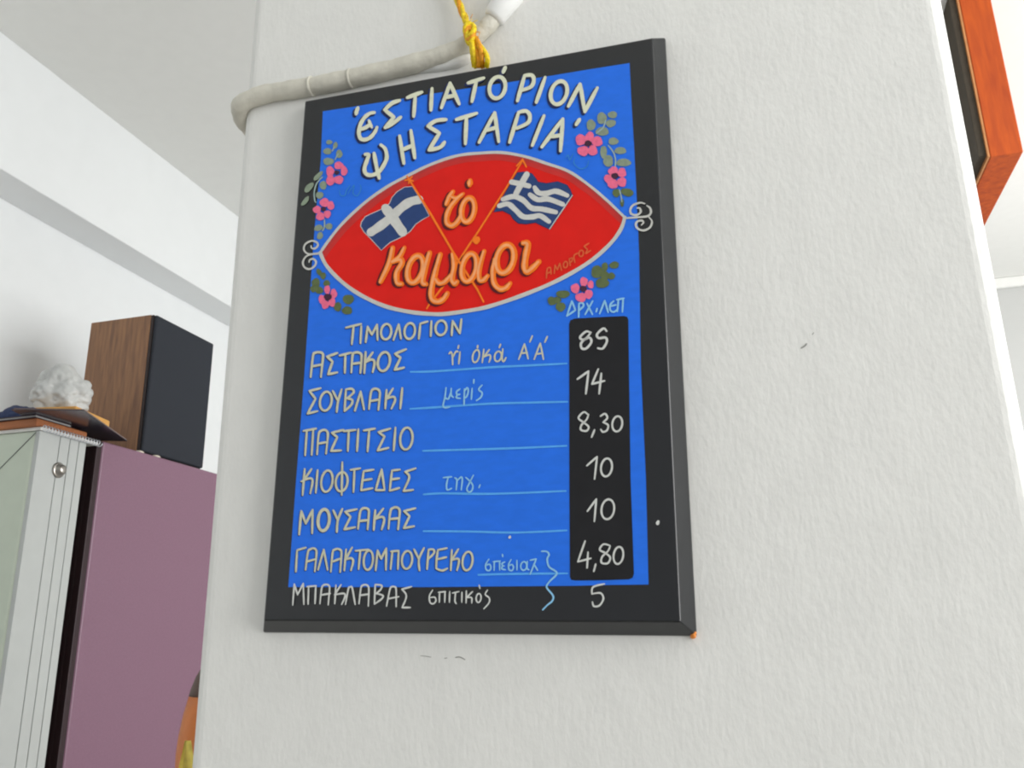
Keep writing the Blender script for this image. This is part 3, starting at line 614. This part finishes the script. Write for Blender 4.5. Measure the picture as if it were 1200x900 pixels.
# ---------------------------------------------------------------- white cabinet with grooves
wc = mat('pale_green_white_enamel', (196, 206, 190), .35, .02, 30, spec=.5)
wcg = mat('grooved_white_enamel', (186, 190, 188), .35, .02, 30, spec=.5)
dark = mat('dark_groove', (96, 100, 98), .8, .1, 60)
CX, CY0, CY1, CZ = -1.7131, 1.660, 1.820, 1.865
wcab = thing('white_cabinet', (-2.0, 1.745, 0), 'white cabinet with thin vertical grooves and a chrome knob at the left edge', 'cabinet')
bm = bmesh.new(); box(bm, -2.32, CX-.012, CY0, CY1, .05, CZ, 0, .008, 3); from_bm('body', bm, wc, wcab)
bm = bmesh.new()
gy = [CY0+.002, 1.7289+.001, 1.764-.001, 1.794, CY1]
for a, b in zip(gy, gy[1:]): box(bm, CX-.014, CX, a+.0011, b-.0011, .05, CZ-.001, 0, .0012, 2)
from_bm('grooved_panel', bm, wcg, wcab)
bm = bmesh.new(); box(bm, CX-.020, CX-.011, CY0+.004, CY1-.002, .052, CZ-.002); from_bm('groove_backing', bm, dark, wcab)
bm = bmesh.new(); box(bm, -2.28, CX-.03, CY0+.02, CY1-.01, 0, .05); from_bm('plinth', bm, dark, wcab)
# round knob
kp = EYE + ray(68, 551)*(CX/ray(68, 551).x)
chrome = mat('brushed_chrome', (170, 166, 160), .3, .05, 100, metal=1)
bm = bmesh.new()
def knob_profile(bm, prof, c, seg=24):
    rings = [[bm.verts.new((c.x+h, c.y+r*math.cos(k*2*math.pi/seg), c.z+r*math.sin(k*2*math.pi/seg))) for k in range(seg)] for r, h in prof]
    for a, b in zip(rings, rings[1:]):
        for k in range(seg):
            f = bm.faces.new((a[k], a[(k+1) % seg], b[(k+1) % seg], b[k])); f.smooth = True
    bm.faces.new(rings[-1]); bm.faces.new(rings[0][::-1]); bmesh.ops.recalc_face_normals(bm, faces=bm.faces)
knob_profile(bm, [(.020, -.001), (.020, .003), (.017, .005), (.014, .005), (.0135, .012), (.0125, .016), (.008, .0185), (.003, .019)], kp)
o = from_bm('knob', bm, chrome, wcab); o['label'] = 'round chrome knob'
# thin diagonal scratch-like wire line across the near side
q = [EYE + ray(x, y)*((CY0-.0006)/1.0) for x, y in ((42,507),(22,527),(0,549),(-20,569))]
bm = bmesh.new(); tube(bm, q, .0011, 8); o = from_bm('wire', bm, dark, wcab); o['label'] = 'thin grey wire running down across the near side'

# ---------------------------------------------------------------- papers and bits on the white cabinet
Zt = CZ
def rot_slab(bm, corner, ax, w, l, z0, z1, bevel=.001):
    """corner = (x, y); ax = unit direction of the width, going left; length goes back"""
    ux, uy = ax; vx, vy = uy, -ux
    if vy < 0: vx, vy = -vx, -vy
    ps = [(corner[0], corner[1]), (corner[0]+ux*w, corner[1]+uy*w), (corner[0]+ux*w+vx*l, corner[1]+uy*w+vy*l), (corner[0]+vx*l, corner[1]+vy*l)]
    b = [bm.verts.new((x, y, z0)) for x, y in ps]; t = [bm.verts.new((x, y, z1)) for x, y in ps]
    fs = [bm.faces.new(b), bm.faces.new(t[::-1])] + [bm.faces.new((b[k], t[k], t[(k+1) % 4], b[(k+1) % 4])) for k in range(4)]
    bmesh.ops.recalc_face_normals(bm, faces=fs)
    if bevel: bmesh.ops.bevel(bm, geom=list({e for f in fs for e in f.edges}), offset=bevel, segments=2, affect='EDGES', profile=.5)
paper = mat('white_paper', (226, 226, 222), .7, .03, 60)
wire = mat('white_spiral_wire', (222, 226, 232), .3, .05, 60, metal=.3)
nb = thing('spiral_notebook', (CX-.12, 1.78, Zt), 'white spiral notebook lying under a brown board on the white cabinet', 'notebook')
bm = bmesh.new(); rot_slab(bm, (CX+.002, 1.662), (-1, 0), .21, .196, Zt+.0005, Zt+.009); from_bm('pages', bm, paper, nb)
bm = bmesh.new(); hel = []
for i in range(19*12+1):
    a = i*2*math.pi/12; hel.append((CX+.0078+.0075*math.cos(a), 1.664+.0103*i/12, Zt+.0052+.0075*math.sin(a)))
tube(bm, hel, .0015, 6); from_bm('spiral_binding', bm, wire, nb)
brown = wood('brown_board_wood', (150, 88, 48), (176, 108, 60), .6, 10, (1, 6, 6))
bm = bmesh.new(); rot_slab(bm, (CX-.004, 1.652), (-1, 0), .42, .17, Zt+.0095, Zt+.030, .003)
o = from_bm('wooden_board', bm, brown, None, (CX-.2, 1.73, Zt+.0095)); tag(o, 'orange brown board lying on the spiral notebook, below the grey book', 'board')
greyb = thing('grey_book', (CX-.2, 1.73, Zt+.030), 'thin grey book on the brown board at the far left of the picture', 'book')
bm = bmesh.new(); rot_slab(bm, (CX-.006, 1.648), (-1, 0), .30, .12, Zt+.0305, Zt+.032, .0005); rot_slab(bm, (CX-.006, 1.648), (-1, 0), .30, .12, Zt+.0365, Zt+.038, .0005)
from_bm('cover', bm, mat('dark_plum_cover', (66, 50, 58), .5, .1, 60), greyb)
bm = bmesh.new(); rot_slab(bm, (CX-.008, 1.651), (-1, 0), .29, .115, Zt+.032, Zt+.0365, .0004); from_bm('pages', bm, mat('grey_page_block', (172, 172, 170), .7, .12, 300, (1, 1, 8)), greyb)
fold = mat('dark_plastic_folder', (58, 55, 66), .22, .12, 40, spec=.7)
folder = thing('dark_folder', (-1.70, 1.80, Zt+.0385), 'dark glossy folder sticking out askew between the white cabinet and the speaker', 'folder')
bm = bmesh.new(); rot_slab(bm, (-1.585, 1.66), (-.92, -.39), .17, .345, Zt+.0385, Zt+.0405, .0005); from_bm('cover', bm, fold, folder)
bm = bmesh.new(); rot_slab(bm, (-1.588, 1.664), (-.92, -.39), .165, .335, Zt+.0406, Zt+.0440, .0004); from_bm('sheets', bm, mat('brownish_sheets', (120, 100, 92), .7, .15, 200), folder)
bm = bmesh.new(); rot_slab(bm, (-1.735, 1.79), (-.98, -.2), .18, .17, Zt+.0445, Zt+.098, .004)
o = from_bm('paper_package', bm, mat('ochre_paper', (214, 160, 84), .7, .06, 60), None, (-1.78, 1.87, Zt+.0445)); tag(o, 'ochre yellow paper package under the crumpled plastic bag', 'package')
# crumpled bag
bagm = mat('crumpled_white_plastic', (226, 228, 226), .35, .05, 30, (1, 1, 1), .3, 40, spec=.5, trans=.3)
bm = bmesh.new(); bmesh.ops.create_icosphere(bm, subdivisions=5, radius=1)
bc = Vector((-1.862, 1.862, Zt+.125))
for v in bm.verts:
    d = v.co.normalized(); n1 = noise.noise(d*1.7+Vector((3, 1, 7))); n2 = abs(noise.noise(d*4.1+Vector((1, 9, 2)))); n3 = abs(noise.noise(d*9+Vector((5, 5, 1)))); fold_ = (1-abs(noise.noise(d*2.6+Vector((8, 2, 4)))))**7
    r = .078*(1+.25*n1-.10*n2-.03*n3-.13*fold_)
    v.co = Vector((d.x*r*1.05, d.y*r*.95, max(d.z*r*.95+.02*max(d.z, 0)*(1-abs(d.x)), -.055)))+bc
zmin = min(v.co.z for v in bm.verts)
for v in bm.verts: v.co.z += Zt+.0982-zmin
o = from_bm('plastic_bag', bm, bagm, None, (bc.x, bc.y, Zt+.098), smooth=True); tag(o, 'crumpled white plastic bag left of the wooden speaker', 'bag')
# blue cloth
bm = bmesh.new(); bmesh.ops.create_icosphere(bm, subdivisions=4, radius=1)
bcl = Vector((-1.825, 1.70, Zt+.046))
for v in bm.verts:
    d = v.co.copy(); n = noise.noise(d*2.4)+.5*abs(noise.noise(d*6)); r = 1+.18*n
    v.co = Vector((d.x*.066*r, d.y*.045*r, max(d.z, -.02)*.040*r))+bcl
zmin = min(v.co.z for v in bm.verts)
for v in bm.verts: v.co.z += Zt+.0382-zmin
o = from_bm('folded_cloth', bm, mat('dark_blue_cloth', (46, 58, 92), .9, .15, 120, (1, 1, 1), .3, 300), None, (bcl.x, bcl.y, Zt+.0382), smooth=True); tag(o, 'small dark blue cloth bunched on the grey book at the left edge', 'cloth')

# ---------------------------------------------------------------- orange vase on a stand, mostly behind the pier
VY = 1.45
def vx(px, py): 
    d = ray(px, py)*VY; return d.x, 1.35+d.z
prof = []
vcx = vx(268, 880)[0]
for px, py in ((203,925),(203.5,900),(205,870),(208,848),(212.5,825),(218,804)):
    x, z = vx(px+13, py+10); prof.append((vcx-x, z))
ztop = [(vcx-vx(x_, y_)[0], vx(x_, y_)[1]) for x_, y_ in ((233,806),(238,792),(244,780),(251,770),(258,764),(265,762))]
lowz = prof[0][1]
vase = thing('orange_vase', (vcx, VY, lowz-.10), 'orange rounded vase with dark brown neck half hidden behind the pier', 'vase')
bm = bmesh.new(); lathe(bm, vcx, VY, [(.045, lowz-.10), (.062, lowz-.085), (prof[0][0]*.96, lowz-.04)]+prof, 40); from_bm('body', bm, mat('orange_glaze', (196, 104, 6), .3, .06, 30, gain=1.1), vase)
bm = bmesh.new(); lathe(bm, vcx, VY, [prof[-1]]+ztop, 40); o = from_bm('neck', bm, mat('dark_brown_glaze', (74, 44, 28), .4, .25, 60, (1, 1, 6)), vase); o['label'] = 'dark brown neck'
stand = thing('wooden_stand', (vcx, VY, 0), 'small wooden stand under the orange vase behind the pier', 'stand')
sw = MATS['speaker_walnut_veneer']
bm = bmesh.new(); box(bm, vcx-.13, vcx+.13, VY-.13, VY+.13, lowz-.13, lowz-.1005, 0, .004, 2); from_bm('top', bm, sw, stand)
for sx in (-1, 1):
    for sy in (-1, 1):
        bm = bmesh.new(); box(bm, vcx+sx*.10-.015, vcx+sx*.10+.015, VY+sy*.10-.015, VY+sy*.10+.015, 0, lowz-.13, 0, .003, 2); from_bm('leg', bm, sw, stand)
# yellow cloth corner hanging in front of the vase
ylm = mat('yellow_cloth', (240, 226, 120), .8, .1, 80)
bm = bmesh.new(); n = 10
tip = EYE + ray(219, 868)*(VY-.125)
grid = []
for i in range(n+1):
    row = []
    for j in range(5):
        t = i/n; wv = (.004+t*.055)*(j/4-.5)*2
        row.append(bm.verts.new((tip.x+.012*t+wv, VY-.125-.01*t+.006*math.sin(j*1.9+t*3), tip.z-t*(tip.z-(lowz-.10)))))
    grid.append(row)
for a, b in zip(grid, grid[1:]):
    for j in range(4): bm.faces.new((a[j], a[j+1], b[j+1], b[j])).smooth = True
bmesh.ops.solidify(bm, geom=bm.faces[:], thickness=.003)
o = from_bm('yellow_napkin', bm, ylm, None, (tip.x, VY-.125, lowz-.10)); tag(o, 'yellow napkin tip in front of the orange vase at the pier edge', 'napkin')

# ---------------------------------------------------------------- orange wooden panel behind the right edge of the pier
YB = 2.5; BX0, BX1, BZ = .2951*YB, .3320*YB, 1.35+.5277*YB
ow = wood('orange_varnished_wood', (166, 62, 2), (194, 82, 4), .75, 10, (5, 5, .7))
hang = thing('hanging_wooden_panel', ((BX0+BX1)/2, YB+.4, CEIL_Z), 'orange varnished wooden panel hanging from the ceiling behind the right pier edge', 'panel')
bm = bmesh.new(); box(bm, BX0+.006, BX1, YB, YB+.9, BZ, CEIL_Z-.001, 0, .003, 2); from_bm('panel', bm, ow, hang)
bm = bmesh.new(); box(bm, BX0-.02, BX0+.0055, YB+.012, YB+.9, BZ+.012, CEIL_Z-.001, 0, .002, 2); o = from_bm('shaded_side', bm, mat('shaded_brown_side', (66, 58, 46), .7, .12, 60), hang); o['label'] = 'left side with its shade painted dark brown'  # shade on the panel's left face is put into the dark brown
bm = bmesh.new(); box(bm, BX0, BX0+.0055, YB+.001, YB+.0115, BZ+.001, CEIL_Z-.001); box(bm, BX0, BX0+.0055, YB+.012, YB+.9, BZ+.001, BZ+.0115); o = from_bm('lit_edge', bm, mat('lit_edge_tan', (190, 128, 76), .5, .1, 60), hang); o['label'] = 'lit edge painted tan'  # light caught on the panel's edge is painted as tan
